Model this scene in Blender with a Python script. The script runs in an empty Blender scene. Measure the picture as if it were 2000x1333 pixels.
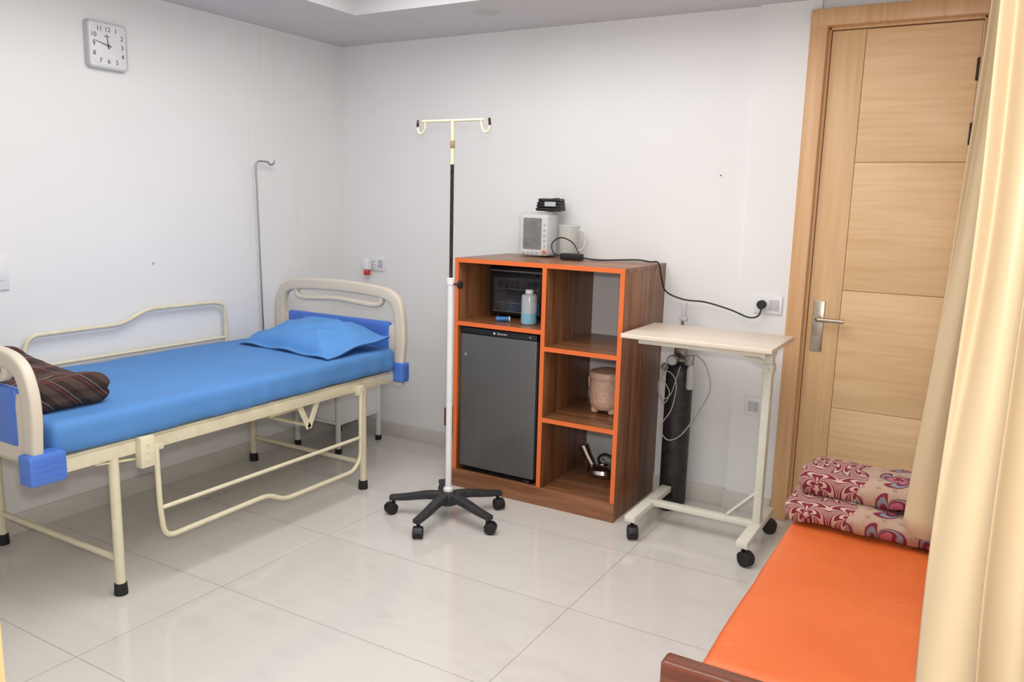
import bpy, bmesh, math, random
from mathutils import Vector, Matrix, noise
random.seed(4)
SC=bpy.context.scene
COL=SC.collection
SC.view_settings.view_transform='Standard'
SC.view_settings.look='None'

# ------------------------------------------------------------------ materials
def lin(c):
    return tuple(((v/255.)/12.92 if v/255.<=.04045 else ((v/255.+.055)/1.055)**2.4) for v in c)+(1.,)
def newmat(name):
    m=bpy.data.materials.new(name); m.use_nodes=True
    nt=m.node_tree; b=nt.nodes['Principled BSDF']
    return m,nt,b
def N(nt,t,**k):
    n=nt.nodes.new(t)
    for a,v in k.items():
        if a in n.inputs.keys(): n.inputs[a].default_value=v
        else: setattr(n,a,v)
    return n
def coords(nt,scale=(1,1,1),loc=(0,0,0),rot=(0,0,0)):
    tc=N(nt,'ShaderNodeTexCoord'); mp=N(nt,'ShaderNodeMapping')
    mp.inputs['Scale'].default_value=scale; mp.inputs['Location'].default_value=loc; mp.inputs['Rotation'].default_value=rot
    nt.links.new(tc.outputs['Object'],mp.inputs['Vector']); return mp.outputs[0]
def ramp(nt,fac,stops):
    r=N(nt,'ShaderNodeValToRGB'); e=r.color_ramp.elements
    while len(e)<len(stops): e.new(.5)
    for i,(p,c) in enumerate(stops): e[i].position=p; e[i].color=c
    nt.links.new(fac,r.inputs[0]); return r.outputs[0]
def mixc(nt,fac,a,b,mode='MIX'):
    m=N(nt,'ShaderNodeMix',data_type='RGBA',blend_type=mode)
    for s,v in ((0,fac),(6,a),(7,b)):
        if hasattr(v,'links'): nt.links.new(v,m.inputs[s])
        else: m.inputs[s].default_value=v
    return m.outputs[2]
def math_(nt,op,a,b=0.,c=None):
    m=N(nt,'ShaderNodeMath',operation=op)
    for s,v in ((0,a),(1,b),(2,c)):
        if v is None: continue
        if hasattr(v,'links'): nt.links.new(v,m.inputs[s])
        else: m.inputs[s].default_value=v
    return m.outputs[0]
def bump(nt,b,h,st=.2,dist=.01):
    n=N(nt,'ShaderNodeBump'); n.inputs['Strength'].default_value=st; n.inputs['Distance'].default_value=dist
    nt.links.new(h,n.inputs['Height']); nt.links.new(n.outputs[0],b.inputs['Normal'])
def mat(name,rgb,rough=.5,metal=0.,var=.06,vs=8.,bmp=0.,bs=60.,**kw):
    m,nt,b=newmat(name); c=lin(rgb)
    co=coords(nt); n=N(nt,'ShaderNodeTexNoise',Scale=vs,Detail=4.); nt.links.new(co,n.inputs['Vector'])
    lo=tuple(v*(1-var) for v in c[:3])+(1,); hi=tuple(min(1,v*(1+var)) for v in c[:3])+(1,)
    nt.links.new(ramp(nt,n.outputs[0],[(.3,lo),(.7,hi)]),b.inputs['Base Color'])
    b.inputs['Roughness'].default_value=rough; b.inputs['Metallic'].default_value=metal
    if bmp:
        n2=N(nt,'ShaderNodeTexNoise',Scale=bs,Detail=5.); nt.links.new(co,n2.inputs['Vector']); bump(nt,b,n2.outputs[0],bmp)
    for k,v in kw.items(): b.inputs[k.replace('_',' ')].default_value=v
    return m
def wood(name,c1,c2,c3,axis='z',rough=.4,sc=1.,bmp=.05,wavy=1.):
    m,nt,b=newmat(name)
    s=dict(z=(38,38,1.6),x=(1.6,38,38),y=(38,1.6,38))[axis]
    co=coords(nt,tuple(v*sc for v in s))
    n=N(nt,'ShaderNodeTexNoise',Scale=1.,Detail=6.,Roughness=.6,Distortion=.4*wavy); nt.links.new(co,n.inputs['Vector'])
    s2=dict(z=(9,9,.8),x=(.8,9,9),y=(9,.8,9))[axis]
    co2=coords(nt,tuple(v*sc for v in s2))
    n2=N(nt,'ShaderNodeTexNoise',Scale=1.,Detail=3.,Distortion=1.2*wavy); nt.links.new(co2,n2.inputs['Vector'])
    f=math_(nt,'ADD',math_(nt,'MULTIPLY',n.outputs[0],.6),math_(nt,'MULTIPLY',n2.outputs[0],.4))
    nt.links.new(ramp(nt,f,[(.36,lin(c1)),(.5,lin(c2)),(.62,lin(c3))]),b.inputs['Base Color'])
    b.inputs['Roughness'].default_value=rough
    bump(nt,b,n.outputs[0],bmp)
    return m

M={}
M['ceil']=mat('ceiling_paint',(206,204,207),.8,var=.01,vs=2)
M['light_disc']=mat('downlight_diffuser',(190,188,190),.5,var=.01,vs=2)
M['cream']=mat('cream_powder_coat',(220,212,184),.4,var=.05,vs=20)
M['creamw']=mat('off_white_paint',(222,220,206),.4,var=.04,vs=20)
M['abs']=mat('beige_plastic',(212,202,186),.42,var=.03)
M['absblue']=mat('blue_plastic',(76,118,202),.4,var=.05)
M['sheet']=mat('blue_cotton',(82,136,198),.85,var=.05,vs=4,bmp=.35,bs=6)
M['pillow']=mat('blue_pillow_cotton',(86,144,208),.85,var=.05,vs=5,bmp=.35,bs=9)
M['blk']=mat('black_plastic',(26,26,28),.45,var=.15,vs=30)
M['blkdusty']=mat('dusty_black_plastic',(44,44,46),.6,var=.35,vs=30,bmp=.1)
M['rubber']=mat('black_rubber',(28,27,27),.7,var=.2)
M['white']=mat('white_plastic',(228,228,230),.35,var=.01)
M['whitep']=mat('white_painted_steel',(226,226,226),.4,var=.03,vs=25)
M['grey']=mat('grey_plastic',(186,189,194),.4,var=.03)
M['dimgrey']=mat('dim_grey_wire',(140,142,146),.3,metal=.6,var=.1)
M['orange']=mat('orange_edge_laminate',(226,112,54),.4,var=.03)
M['steel']=mat('stainless_steel',(200,198,194),.18,metal=1.,var=.05)
M['chrome']=mat('dull_chrome_rod',(160,160,162),.3,metal=.9,var=.08)
M['rust']=mat('rusted_dark_steel',(50,36,34),.55,metal=.4,var=.6,vs=60,bmp=.2)
M['brown']=mat('brown_tape',(158,134,104),.7,var=.25,vs=50)
M['brass']=mat('aged_nickel',(146,142,134),.35,metal=.9,var=.2,vs=40)
M['satin']=mat('satin_nickel',(176,164,150),.32,metal=.9,var=.08,vs=30)
M['red']=mat('red_plastic',(196,46,42),.4,var=.05)
M['dred']=mat('dark_red_plastic',(150,38,32),.5,var=.1)
M['glassd']=mat('dark_glass',(62,62,66),.05,var=.7,vs=11)
M['screen']=mat('dark_screen',(66,64,70),.12,var=.3,vs=25)
M['tube']=mat('clear_tubing',(206,204,196),.3,var=.02,Transmission_Weight=.35)
M['plasticwrap']=mat('clear_plastic_wrap',(225,225,222),.10,var=.05,vs=20,bmp=1.,bs=18,Alpha=.24)
M['jug']=mat('translucent_jug_plastic',(228,230,224),.2,var=.03,Alpha=.55)
M['bluetxt']=mat('pale_blue_liquid',(128,180,198),.2,var=.02)
M['bottle']=mat('clear_bottle_plastic',(206,212,215),.15,var=.03,Alpha=.6)
M['bluecap']=mat('blue_roll_plastic',(60,116,176),.4,var=.05)
M['numeral']=mat('dark_grey_ink',(50,54,60),.6,var=0)
M['o2']=mat('scuffed_black_cylinder_paint',(40,38,40),.5,var=.7,vs=22,bmp=.2,bs=30)
M['skirt']=mat('skirting_tile',(207,203,196),.2,var=.06,vs=3)
M['pink']=mat('peach_plastic',(222,184,162),.3,var=.02)
M['laminate']=wood('pale_laminate',(222,206,188),(228,214,198),(233,220,206),'x',.4,bmp=.0)
M['woodv']=wood('walnut_laminate_vertical',(92,57,35),(132,86,55),(158,108,72),'z',.38)
M['woodh']=wood('walnut_laminate_horizontal',(100,62,39),(137,91,60),(160,111,78),'x',.32)
M['doorv']=wood('oak_veneer_vertical',(210,170,122),(217,179,132),(223,187,142),'z',.45,bmp=.02)
M['doorh']=wood('oak_veneer_horizontal',(213,175,128),(221,185,140),(227,193,149),'x',.45,sc=1.4,bmp=.02)
M['frame']=wood('oak_frame',(200,154,108),(210,166,120),(217,175,130),'z',.4,bmp=.02)
M['dwood']=wood('mahogany_polish',(84,42,30),(116,62,44),(138,78,56),'x',.25)
M['gap']=mat('brown_groove',(150,114,80),.8,var=.1)

def brushed():
    m,nt,b=newmat('brushed_charcoal_metal')
    co=coords(nt,(300,300,1.0)); n=N(nt,'ShaderNodeTexNoise',Scale=1.,Detail=3.); nt.links.new(co,n.inputs['Vector'])
    nt.links.new(ramp(nt,n.outputs[0],[(.2,lin((98,98,99))),(.8,lin((107,107,108)))]),b.inputs['Base Color'])
    b.inputs['Metallic'].default_value=.45; b.inputs['Roughness'].default_value=.4; return m
M['ash']=brushed()
def wallmat(name,streak=False):
    m,nt,b=newmat(name)
    co=coords(nt); n=N(nt,'ShaderNodeTexNoise',Scale=1.3,Detail=5.); nt.links.new(co,n.inputs['Vector'])
    c=ramp(nt,n.outputs[0],[(.3,lin((227,227,227))),(.7,lin((232,232,232)))])
    if streak:
        co2=coords(nt,(34,34,1.1)); n2=N(nt,'ShaderNodeTexNoise',Scale=1.,Detail=6.,Distortion=.5); nt.links.new(co2,n2.inputs['Vector'])
        s=ramp(nt,n2.outputs[0],[(.60,(0,0,0,1)),(.70,(1,1,1,1))])
        tc=N(nt,'ShaderNodeTexCoord'); sx=N(nt,'ShaderNodeSeparateXYZ'); nt.links.new(tc.outputs['Object'],sx.inputs[0])
        near=ramp(nt,math_(nt,'ADD',sx.outputs[1],1.),[(.15,(0,0,0,1)),(.35,(1,1,1,1)),(.75,(1,1,1,1)),(.95,(0,0,0,1))])
        f=math_(nt,'MULTIPLY',math_(nt,'MULTIPLY',s,near),.28)
        c=mixc(nt,f,c,lin((212,200,172)))
    nt.links.new(c,b.inputs['Base Color']); b.inputs['Roughness'].default_value=.55
    n4=N(nt,'ShaderNodeTexNoise',Scale=6.,Detail=6.); nt.links.new(co,n4.inputs['Vector']); bump(nt,b,n4.outputs[0],.06,.02)
    return m
M['wall']=wallmat('wall_paint'); M['wallL']=wallmat('stained_wall_paint',True)
def floormat():
    m,nt,b=newmat('glossy_vitrified_tile')
    co=coords(nt,(1,1,1),(1.27,1.40,0))
    br=N(nt,'ShaderNodeTexBrick',offset=0.,squash=1.)
    br.inputs['Scale'].default_value=1.; br.inputs['Brick Width'].default_value=1.21; br.inputs['Row Height'].default_value=.585
    br.inputs['Mortar Size'].default_value=.0017; br.inputs['Mortar Smooth'].default_value=.2; br.inputs['Bias'].default_value=0
    br.inputs['Color1'].default_value=lin((212,208,202)); br.inputs['Color2'].default_value=lin((208,204,198)); br.inputs['Mortar'].default_value=lin((164,158,151))
    nt.links.new(co,br.inputs['Vector'])
    co2=coords(nt,(1.2,2.6,1),(0,0,0),(0,0,.5)); n=N(nt,'ShaderNodeTexNoise',Scale=1.6,Detail=7.,Roughness=.6,Distortion=1.6); nt.links.new(co2,n.inputs['Vector'])
    v=ramp(nt,n.outputs[0],[(.35,(.94,.935,.925,1)),(.5,(1,1,1,1)),(.511,(.965,.95,.93,1)),(.522,(1,1,1,1)),(.7,(.97,.965,.955,1))])
    nt.links.new(mixc(nt,1.,br.outputs[0],v,'MULTIPLY'),b.inputs['Base Color'])
    b.inputs['Roughness'].default_value=.10; b.inputs['Specular IOR Level'].default_value=.55
    bump(nt,b,math_(nt,'SUBTRACT',1.,br.outputs['Fac']),.3,.002)
    return m
M['tile']=floormat()
def orangemat():
    m,nt,b=newmat('cracked_orange_rexine')
    co=coords(nt,(1,1,1)); n=N(nt,'ShaderNodeTexNoise',Scale=3.,Detail=2.); nt.links.new(co,n.inputs['Vector'])
    base=ramp(nt,n.outputs[0],[(.3,lin((226,108,52))),(.7,lin((231,116,60)))])
    co2=coords(nt,(14,60,10)); v=N(nt,'ShaderNodeTexNoise',Scale=1.5,Detail=9.,Roughness=.8); nt.links.new(co2,v.inputs['Vector'])
    k=ramp(nt,v.outputs[0],[(.60,(0,0,0,1)),(.64,(1,1,1,1))])
    co3=coords(nt,(2,1.4,1)); w=N(nt,'ShaderNodeTexNoise',Scale=1.8,Detail=2.); nt.links.new(co3,w.inputs['Vector'])
    k2=ramp(nt,w.outputs[0],[(.42,(.12,.12,.12,1)),(.6,(1,1,1,1))])
    f=math_(nt,'MULTIPLY',math_(nt,'MULTIPLY',k,k2),.6)
    nt.links.new(mixc(nt,f,base,lin((240,196,168))),b.inputs['Base Color'])
    b.inputs['Roughness'].default_value=.32; bump(nt,b,v.outputs[0],.35,.004); return m
M['rexine']=orangemat()
def plaid():
    m,nt,b=newmat('brown_plaid_wool')
    tc=N(nt,'ShaderNodeTexCoord'); sx=N(nt,'ShaderNodeSeparateXYZ'); nt.links.new(tc.outputs['Object'],sx.inputs[0])
    def bands(v,per,w,off):
        f=math_(nt,'FRACT',math_(nt,'ADD',math_(nt,'DIVIDE',v,per),off))
        return math_(nt,'LESS_THAN',f,w)
    x=sx.outputs[0]; u=math_(nt,'ADD',sx.outputs[1],sx.outputs[2])
    c=lin((46,34,32))
    c=mixc(nt,math_(nt,'MULTIPLY',bands(x,.13,.36,.1),.5),c,lin((98,76,64)))
    c=mixc(nt,math_(nt,'MULTIPLY',bands(u,.11,.36,.3),.45),c,lin((92,70,60)))
    c=mixc(nt,math_(nt,'MULTIPLY',bands(x,.13,.05,.75),.6),c,lin((168,144,128)))
    c=mixc(nt,math_(nt,'MULTIPLY',bands(x,.13,.06,.58),.8),c,lin((112,36,38)))
    c=mixc(nt,math_(nt,'MULTIPLY',bands(u,.11,.06,.8),.7),c,lin((112,38,40)))
    c=mixc(nt,math_(nt,'MULTIPLY',bands(u,.11,.035,.62),.5),c,lin((160,140,126)))
    nt.links.new(c,b.inputs['Base Color']); b.inputs['Roughness'].default_value=.95
    n=N(nt,'ShaderNodeTexNoise',Scale=90.,Detail=4.); nt.links.new(tc.outputs['Object'],n.inputs['Vector']); bump(nt,b,n.outputs[0],.4); return m
M['plaid']=plaid()
def paisley():
    m,nt,b=newmat('maroon_and_beige_printed_cotton')
    tc=N(nt,'ShaderNodeTexCoord'); sx=N(nt,'ShaderNodeSeparateXYZ'); nt.links.new(tc.outputs['Object'],sx.inputs[0])
    x=sx.outputs[0]; u=math_(nt,'ADD',sx.outputs[2],sx.outputs[1])
    def cell(cw,chh,ox,ou,k,tw,mirror):
        gx=math_(nt,'SUBTRACT',math_(nt,'FRACT',math_(nt,'ADD',math_(nt,'DIVIDE',x,cw),ox)),.5)
        gu=math_(nt,'SUBTRACT',math_(nt,'FRACT',math_(nt,'ADD',math_(nt,'DIVIDE',u,chh),ou)),.5)
        if mirror: gx=math_(nt,'ABSOLUTE',gx)
        r=math_(nt,'SQRT',math_(nt,'ADD',math_(nt,'MULTIPLY',gx,gx),math_(nt,'MULTIPLY',gu,gu)))
        th=math_(nt,'ARCTAN2',gu,gx)
        a=math_(nt,'ABSOLUTE',math_(nt,'COSINE',math_(nt,'ADD',math_(nt,'MULTIPLY',th,k),math_(nt,'MULTIPLY',r,tw))))
        return math_(nt,'DIVIDE',r,math_(nt,'ADD',.22,math_(nt,'MULTIPLY',a,.30)))
    f1=cell(.14,.16,.1,.2,2.5,9.,True)
    s1=math_(nt,'SINE',math_(nt,'MULTIPLY',f1,19.))
    left=mixc(nt,ramp(nt,s1,[(.15,(0,0,0,1)),(.32,(1,1,1,1))]),lin((118,26,44)),lin((190,164,150)))
    f2=cell(.16,.15,.35,.55,1.5,7.,False)
    mar=lin((116,28,50)); pk=lin((172,98,112)); bl=lin((122,132,142)); bg=lin((176,150,130))
    rc=ramp(nt,f2,[(0,mar),(.2,mar),(.23,pk),(.42,pk),(.46,mar),(.55,mar),(.58,bl),(.70,bl),(.73,mar),(.83,mar),(.86,bg),(1.,bg)])
    f3=cell(.05,.045,.1,.3,2.,5.,False)
    rc=mixc(nt,math_(nt,'MULTIPLY',ramp(nt,f3,[(.35,(1,1,1,1)),(.45,(0,0,0,1))]),.35),rc,mar)
    s=math_(nt,'GREATER_THAN',math_(nt,'ADD',x,math_(nt,'MULTIPLY',math_(nt,'SINE',math_(nt,'MULTIPLY',u,40.)),.015)),-.08)
    c=mixc(nt,s,left,rc)
    nt.links.new(c,b.inputs['Base Color']); b.inputs['Roughness'].default_value=.85
    n=N(nt,'ShaderNodeTexNoise',Scale=12.,Detail=4.); nt.links.new(tc.outputs['Object'],n.inputs['Vector']); bump(nt,b,n.outputs[0],.4,.03); return m
M['paisley']=paisley()
def pinkm():
    m,nt,b=newmat('peach_marbled_plastic')
    co=coords(nt); n=N(nt,'ShaderNodeTexNoise',Scale=20.,Detail=2.,Distortion=2.); nt.links.new(co,n.inputs['Vector'])
    nt.links.new(ramp(nt,n.outputs[0],[(.42,lin((218,176,154))),(.5,lin((228,196,178))),(.58,lin((212,168,146)))]),b.inputs['Base Color'])
    b.inputs['Roughness'].default_value=.3; return m
M['pinkm']=pinkm()
def curt():
    m,nt,b=newmat('cream_satin_curtain')
    co=coords(nt,(3,3,1)); n=N(nt,'ShaderNodeTexNoise',Scale=2.,Detail=3.); nt.links.new(co,n.inputs['Vector'])
    nt.links.new(ramp(nt,n.outputs[0],[(.3,lin((206,184,148))),(.7,lin((214,193,158)))]),b.inputs['Base Color'])
    b.inputs['Roughness'].default_value=.45; b.inputs['Sheen Weight'].default_value=.2
    tr=N(nt,'ShaderNodeBsdfTranslucent'); tr.inputs[0].default_value=lin((222,198,158)); ms=N(nt,'ShaderNodeMixShader'); ms.inputs[0].default_value=.25
    o=nt.nodes['Material Output']; nt.links.new(b.outputs[0],ms.inputs[1]); nt.links.new(tr.outputs[0],ms.inputs[2]); nt.links.new(ms.outputs[0],o.inputs[0]); return m
M['curtain']=curt()

# ------------------------------------------------------------------ geometry builder
def rrect(w,h,r,n=4):
    r=min(r,w/2-1e-5,h/2-1e-5); P=[]
    for cx,cy,a0 in ((w/2-r,h/2-r,0),(-w/2+r,h/2-r,90),(-w/2+r,-h/2+r,180),(w/2-r,-h/2+r,270)):
        for i in range(n+1):
            a=math.radians(a0+90*i/n); P.append((cx+r*math.cos(a),cy+r*math.sin(a)))
    return P
def circ(r,n=14): return [(r*math.cos(2*math.pi*i/n),r*math.sin(2*math.pi*i/n)) for i in range(n)]
def fillet(pts,rad,n=6):
    pts=[Vector(p) for p in pts]; out=[pts[0]]
    for i in range(1,len(pts)-1):
        a,b,c=pts[i-1],pts[i],pts[i+1]; u=(a-b); v=(c-b)
        r=min(rad,u.length*.45,v.length*.45)
        if r<1e-5 or u.normalized().dot(v.normalized())<-.999: out.append(b); continue
        p0=b+u.normalized()*r; p1=b+v.normalized()*r
        for k in range(n+1):
            t=k/n; out.append(p0*(1-t)**2+b*2*t*(1-t)+p1*t*t)
    out.append(pts[-1]); return out
def catmull(pts,n=8):
    pts=[Vector(p) for p in pts]; P=[pts[0]*2-pts[1]]+pts+[pts[-1]*2-pts[-2]]; out=[]
    for i in range(1,len(P)-2):
        for k in range(n):
            t=k/n; a,b,c,d=P[i-1],P[i],P[i+1],P[i+2]
            out.append(.5*((2*b)+(c-a)*t+(2*a-5*b+4*c-d)*t*t+(3*b-a-3*c+d)*t**3))
    out.append(pts[-1]); return out
class B:
    def __init__(s): s.v=[]; s.f=[]; s.mi=[]
    def add(s,vs,fs,mi=0):
        o=len(s.v); s.v+= [Vector(v) for v in vs]
        for f in fs: s.f.append([i+o for i in f]); s.mi.append(mi)
        return s
    def bm(s,b,mi=0,mx=None):
        b.verts.index_update(); vs=[(mx@v.co if mx else v.co.copy()) for v in b.verts]; fs=[[v.index for v in f.verts] for f in b.faces]; b.free(); return s.add(vs,fs,mi)
    def box(s,x0,x1,y0,y1,z0,z1,mi=0,bev=0.,seg=2,mx=None):
        b=bmesh.new(); bmesh.ops.create_cube(b,size=1.)
        for v in b.verts: v.co=Vector(((x0+x1)/2+v.co.x*(x1-x0),(y0+y1)/2+v.co.y*(y1-y0),(z0+z1)/2+v.co.z*(z1-z0)))
        if bev: bmesh.ops.bevel(b,geom=b.edges[:],offset=bev,segments=seg,profile=.5,affect='EDGES')
        return s.bm(b,mi,mx)
    def sweep(s,path,prof,normal=(0,0,1),mi=0,scales=None,cap=True,closed=False):
        P=[Vector(p) for p in path]; n=len(P); T=[]
        for i in range(n):
            if closed: t=P[(i+1)%n]-P[i-1]
            else: t=P[min(i+1,n-1)]-P[max(i-1,0)]
            T.append(t.normalized())
        nn=Vector(normal); nn=(nn-nn.dot(T[0])*T[0])
        if nn.length<1e-3: nn=T[0].orthogonal()
        nn.normalize(); vs=[]; k=len(prof)
        for i in range(n):
            nn=(nn-nn.dot(T[i])*T[i]).normalized(); bb=T[i].cross(nn)
            sc=scales[i] if scales else 1.
            if not isinstance(sc,tuple): sc=(sc,sc)
            for (a,c) in prof: vs.append(P[i]+nn*a*sc[0]+bb*c*sc[1])
        fs=[]
        for i in range(n if closed else n-1):
            for j in range(k):
                fs.append([i*k+j,i*k+(j+1)%k,((i+1)%n)*k+(j+1)%k,((i+1)%n)*k+j])
        if cap and not closed: fs.append(list(range(k))[::-1]); fs.append([(n-1)*k+j for j in range(k)])
        return s.add(vs,fs,mi)
    def tube(s,pts,r,mi=0,fil=0.,n=12,closed=False,scales=None):
        if fil: pts=fillet(pts,fil)
        return s.sweep(pts,circ(r,n),(.13,.2,.97),mi,closed=closed,scales=scales)
    def lathe(s,c,prof,mi=0,n=28,axis='z',mx=None):
        vs=[];fs=[];k=len(prof); c=Vector(c)
        for i in range(n):
            a=2*math.pi*i/n
            for r,h in prof:
                p=Vector((r*math.cos(a),r*math.sin(a),h))
                if axis=='x': p=Vector((p.z,p.x,p.y))
                if axis=='y': p=Vector((p.y,p.z,p.x))
                if mx: p=mx@p
                vs.append(c+p)
        for i in range(n):
            for j in range(k-1): fs.append([i*k+j,((i+1)%n)*k+j,((i+1)%n)*k+j+1,i*k+j+1])
        if prof[0][0]>1e-6: fs.append([i*k for i in range(n)][::-1])
        if prof[-1][0]>1e-6: fs.append([i*k+k-1 for i in range(n)])
        return s.add(vs,fs,mi)
    def cyl(s,c,r,h,mi=0,n=20,axis='z',bev=.0,mx=None):
        b=min(bev,r*.4,h*.4)
        return s.lathe(c,[(1e-7,0),(r-b,0),(r,b),(r,h-b),(r-b,h),(1e-7,h)] if b else [(r,0),(r,h)],mi,n,axis,mx)
    def rbox(s,x0,x1,y0,y1,z0,z1,r,amp=0.,fr=6.,cell=.03,mi=0,seed=0.,rot=0.,fn=None):
        dx,dy,dz=x1-x0,y1-y0,z1-z0; nx,ny,nz=[max(4,int(d/cell)) for d in (dx,dy,dz)]
        cx,cy,cz=(x0+x1)/2,(y0+y1)/2,(z0+z1)/2; key={}; vs=[]; fs=[]
        def g(i,j,k):
            t=(i,j,k)
            if t in key: return key[t]
            p=Vector((dx*(i/nx-.5),dy*(j/ny-.5),dz*(k/nz-.5)))
            q=Vector([max(-(h-r),min(h-r,c)) for c,h in zip(p,(dx/2,dy/2,dz/2))]); d=p-q
            if d.length>1e-6: nrm=d.normalized(); p=q+nrm*r
            else: nrm=Vector((0,0,1))
            w=Vector((p.x+cx,p.y+cy,p.z+cz))
            if amp:
                a=noise.noise(w*fr+Vector((seed,seed*2,0)))+.5*noise.noise(w*fr*2.3+Vector((seed,0,3)))
                p=p+nrm*a*amp
            if fn: p=fn(p,(dx,dy,dz))
            if rot: p=Matrix.Rotation(rot,3,'Z')@p
            key[t]=len(vs); vs.append(Vector((p.x+cx,p.y+cy,p.z+cz))); return key[t]
        for i in range(nx):
            for j in range(ny):
                fs.append([g(i,j,0),g(i,j+1,0),g(i+1,j+1,0),g(i+1,j,0)]); fs.append([g(i,j,nz),g(i+1,j,nz),g(i+1,j+1,nz),g(i,j+1,nz)])
        for i in range(nx):
            for k in range(nz):
                fs.append([g(i,0,k),g(i+1,0,k),g(i+1,0,k+1),g(i,0,k+1)]); fs.append([g(i,ny,k),g(i,ny,k+1),g(i+1,ny,k+1),g(i+1,ny,k)])
        for j in range(ny):
            for k in range(nz):
                fs.append([g(0,j,k),g(0,j,k+1),g(0,j+1,k+1),g(0,j+1,k)]); fs.append([g(nx,j,k),g(nx,j+1,k),g(nx,j+1,k+1),g(nx,j,k+1)])
        return s.add(vs,fs,mi)
    def text(s,body,size,pos,R,mi=0,ext=.0006,align='CENTER'):
        cu=bpy.data.curves.new('tmp','FONT'); cu.body=body; cu.size=size; cu.extrude=ext; cu.align_x=align; cu.align_y='CENTER'; cu.resolution_u=4
        o=bpy.data.objects.new('tmp',cu); COL.objects.link(o); bpy.context.view_layer.update()
        me=bpy.data.meshes.new_from_object(o.evaluated_get(bpy.context.evaluated_depsgraph_get()))
        s.add([Vector(pos)+R@v.co for v in me.vertices],[list(p.vertices) for p in me.polygons],mi)
        bpy.data.objects.remove(o); bpy.data.meshes.remove(me); bpy.data.curves.remove(cu); return s
    def done(s,name,mats,parent=None,label=None,cat=None,origin=None,group=None,kind=None,ang=38,flat=False,base=False):
        xs=[v.x for v in s.v];ys=[v.y for v in s.v];zs=[v.z for v in s.v]
        c=Vector(origin) if origin else Vector(((min(xs)+max(xs))/2,(min(ys)+max(ys))/2,min(zs) if base else (min(zs)+max(zs))/2))
        me=bpy.data.meshes.new(name); me.from_pydata([v-c for v in s.v],[],s.f)
        if not isinstance(mats,(list,tuple)): mats=[mats]
        for m in mats: me.materials.append(M[m] if isinstance(m,str) else m)
        me.polygons.foreach_set('material_index',s.mi)
        b=bmesh.new(); b.from_mesh(me); bmesh.ops.recalc_face_normals(b,faces=b.faces); b.to_mesh(me); b.free()
        if not flat:
            me.polygons.foreach_set('use_smooth',[True]*len(me.polygons)); me.set_sharp_from_angle(angle=math.radians(ang))
        me.update()
        o=bpy.data.objects.new(name,me); COL.objects.link(o); o['wl']=list(c)
        if parent: o.parent=parent; o.location=c-Vector(parent['wl'])
        else: o.location=c
        meta(o,label,cat,group,kind); return o
def meta(o,label=None,cat=None,group=None,kind=None):
    if label: o['label']=label
    if cat: o['category']=cat
    if group: o['group']=group
    if kind: o['kind']=kind
def empty(name,loc,label,cat,group=None,kind=None):
    o=bpy.data.objects.new(name,None); o.empty_display_size=.05; COL.objects.link(o); o.location=loc; o['wl']=list(loc); meta(o,label,cat,group,kind); return o
RW=Matrix(((0,0,1),(1,0,0),(0,1,0)))      # text on left wall
RF=Matrix(((1,0,0),(0,0,-1),(0,1,0)))     # text facing -Y

# ------------------------------------------------------------------ room
XR=4.0; YN=-3.55; CZ=2.42
B().box(-.1,XR+.1,-5.2,.1,-.1,0).done('floor','tile',kind='structure',origin=(0,0,0),flat=True)
B().box(-.1,0,YN-.1,.1,0,CZ+.2).done('wall_left','wallL',kind='structure',origin=(0,0,0),flat=True)
w=B().box(0,2.83,0,.1,0,CZ+.2).box(2.83,3.53,0,.1,2.335,CZ+.2).box(3.53,XR,0,.1,0,CZ+.2).box(2.56,2.83,-.025,0,0,CZ)
w.done('wall_far','wall',kind='structure',origin=(0,0,0),flat=True)
B().box(XR,XR+.1,YN-.1,.1,0,CZ+.2).done('wall_right','wall',kind='structure',origin=(0,0,0),flat=True)
B().box(0,2.60,YN-.1,YN,0,CZ+.2).box(2.60,XR,YN-.1,YN,2.2,CZ+.2).done('wall_near','wall',kind='structure',origin=(0,0,0),flat=True)
B().box(2.60,2.708,YN-.12,YN+.015,0,2.2,bev=.003).done('trim_1','frame',kind='structure')
tx0,tx1,ty0,ty1=.667,3.15,-3.0,-.638
c=B().box(0,tx0,YN,0,CZ,CZ+.2).box(tx1,XR,YN,0,CZ,CZ+.2).box(tx0,tx1,ty1,0,CZ,CZ+.2).box(tx0,tx1,YN,ty0,CZ,CZ+.2).box(tx0,tx1,ty0,ty1,CZ+.16,CZ+.2)
c.done('ceiling','ceil',kind='structure',origin=(0,0,0),flat=True)
B().box(0,.012,YN,-.012,0,.09,bev=.002).done('baseboard_left','skirt',kind='structure')
B().box(0,2.56,-.012,0,0,.09,bev=.002).box(2.548,2.785,-.037,-.025,0,.09,bev=.002).done('baseboard_far','skirt',kind='structure')

# door
d=empty('door_1',(3.18,0,0),None,None,kind='structure')
f=B()
fx0,fx1,fz=2.79,3.565,2.375
for x0,x1 in ((fx0,2.865),(3.475,fx1)):
    f.box(x0,x1,-.05,.06,0,fz,bev=.006)
f.box(fx0,fx1,-.0505,.06,2.30,fz,bev=.006)
f.box(2.862,2.876,-.012,.06,0,2.30,bev=.002).box(3.465,3.478,-.012,.06,0,2.30,bev=.002).box(2.865,3.475,-.012,.06,2.288,2.302,bev=.002)
f.done('door_frame','frame',parent=d)
l=B().box(2.878,3.463,.012,.04,.006,2.286,2)
l.box(2.879,3.0185,0,.02,.008,2.284,0,bev=.001)
zz=[.008,.585,1.14,1.715,2.284]
for i in range(4): l.box(3.0205,3.462,0,.02,zz[i]+(.001 if i else 0),zz[i+1]-.001,1,bev=.001)
l.done('door_leaf',['doorv','doorh','gap'],parent=d)
h=B().box(2.90,2.952,-.006,0,.845,1.085,bev=.003)
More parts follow.
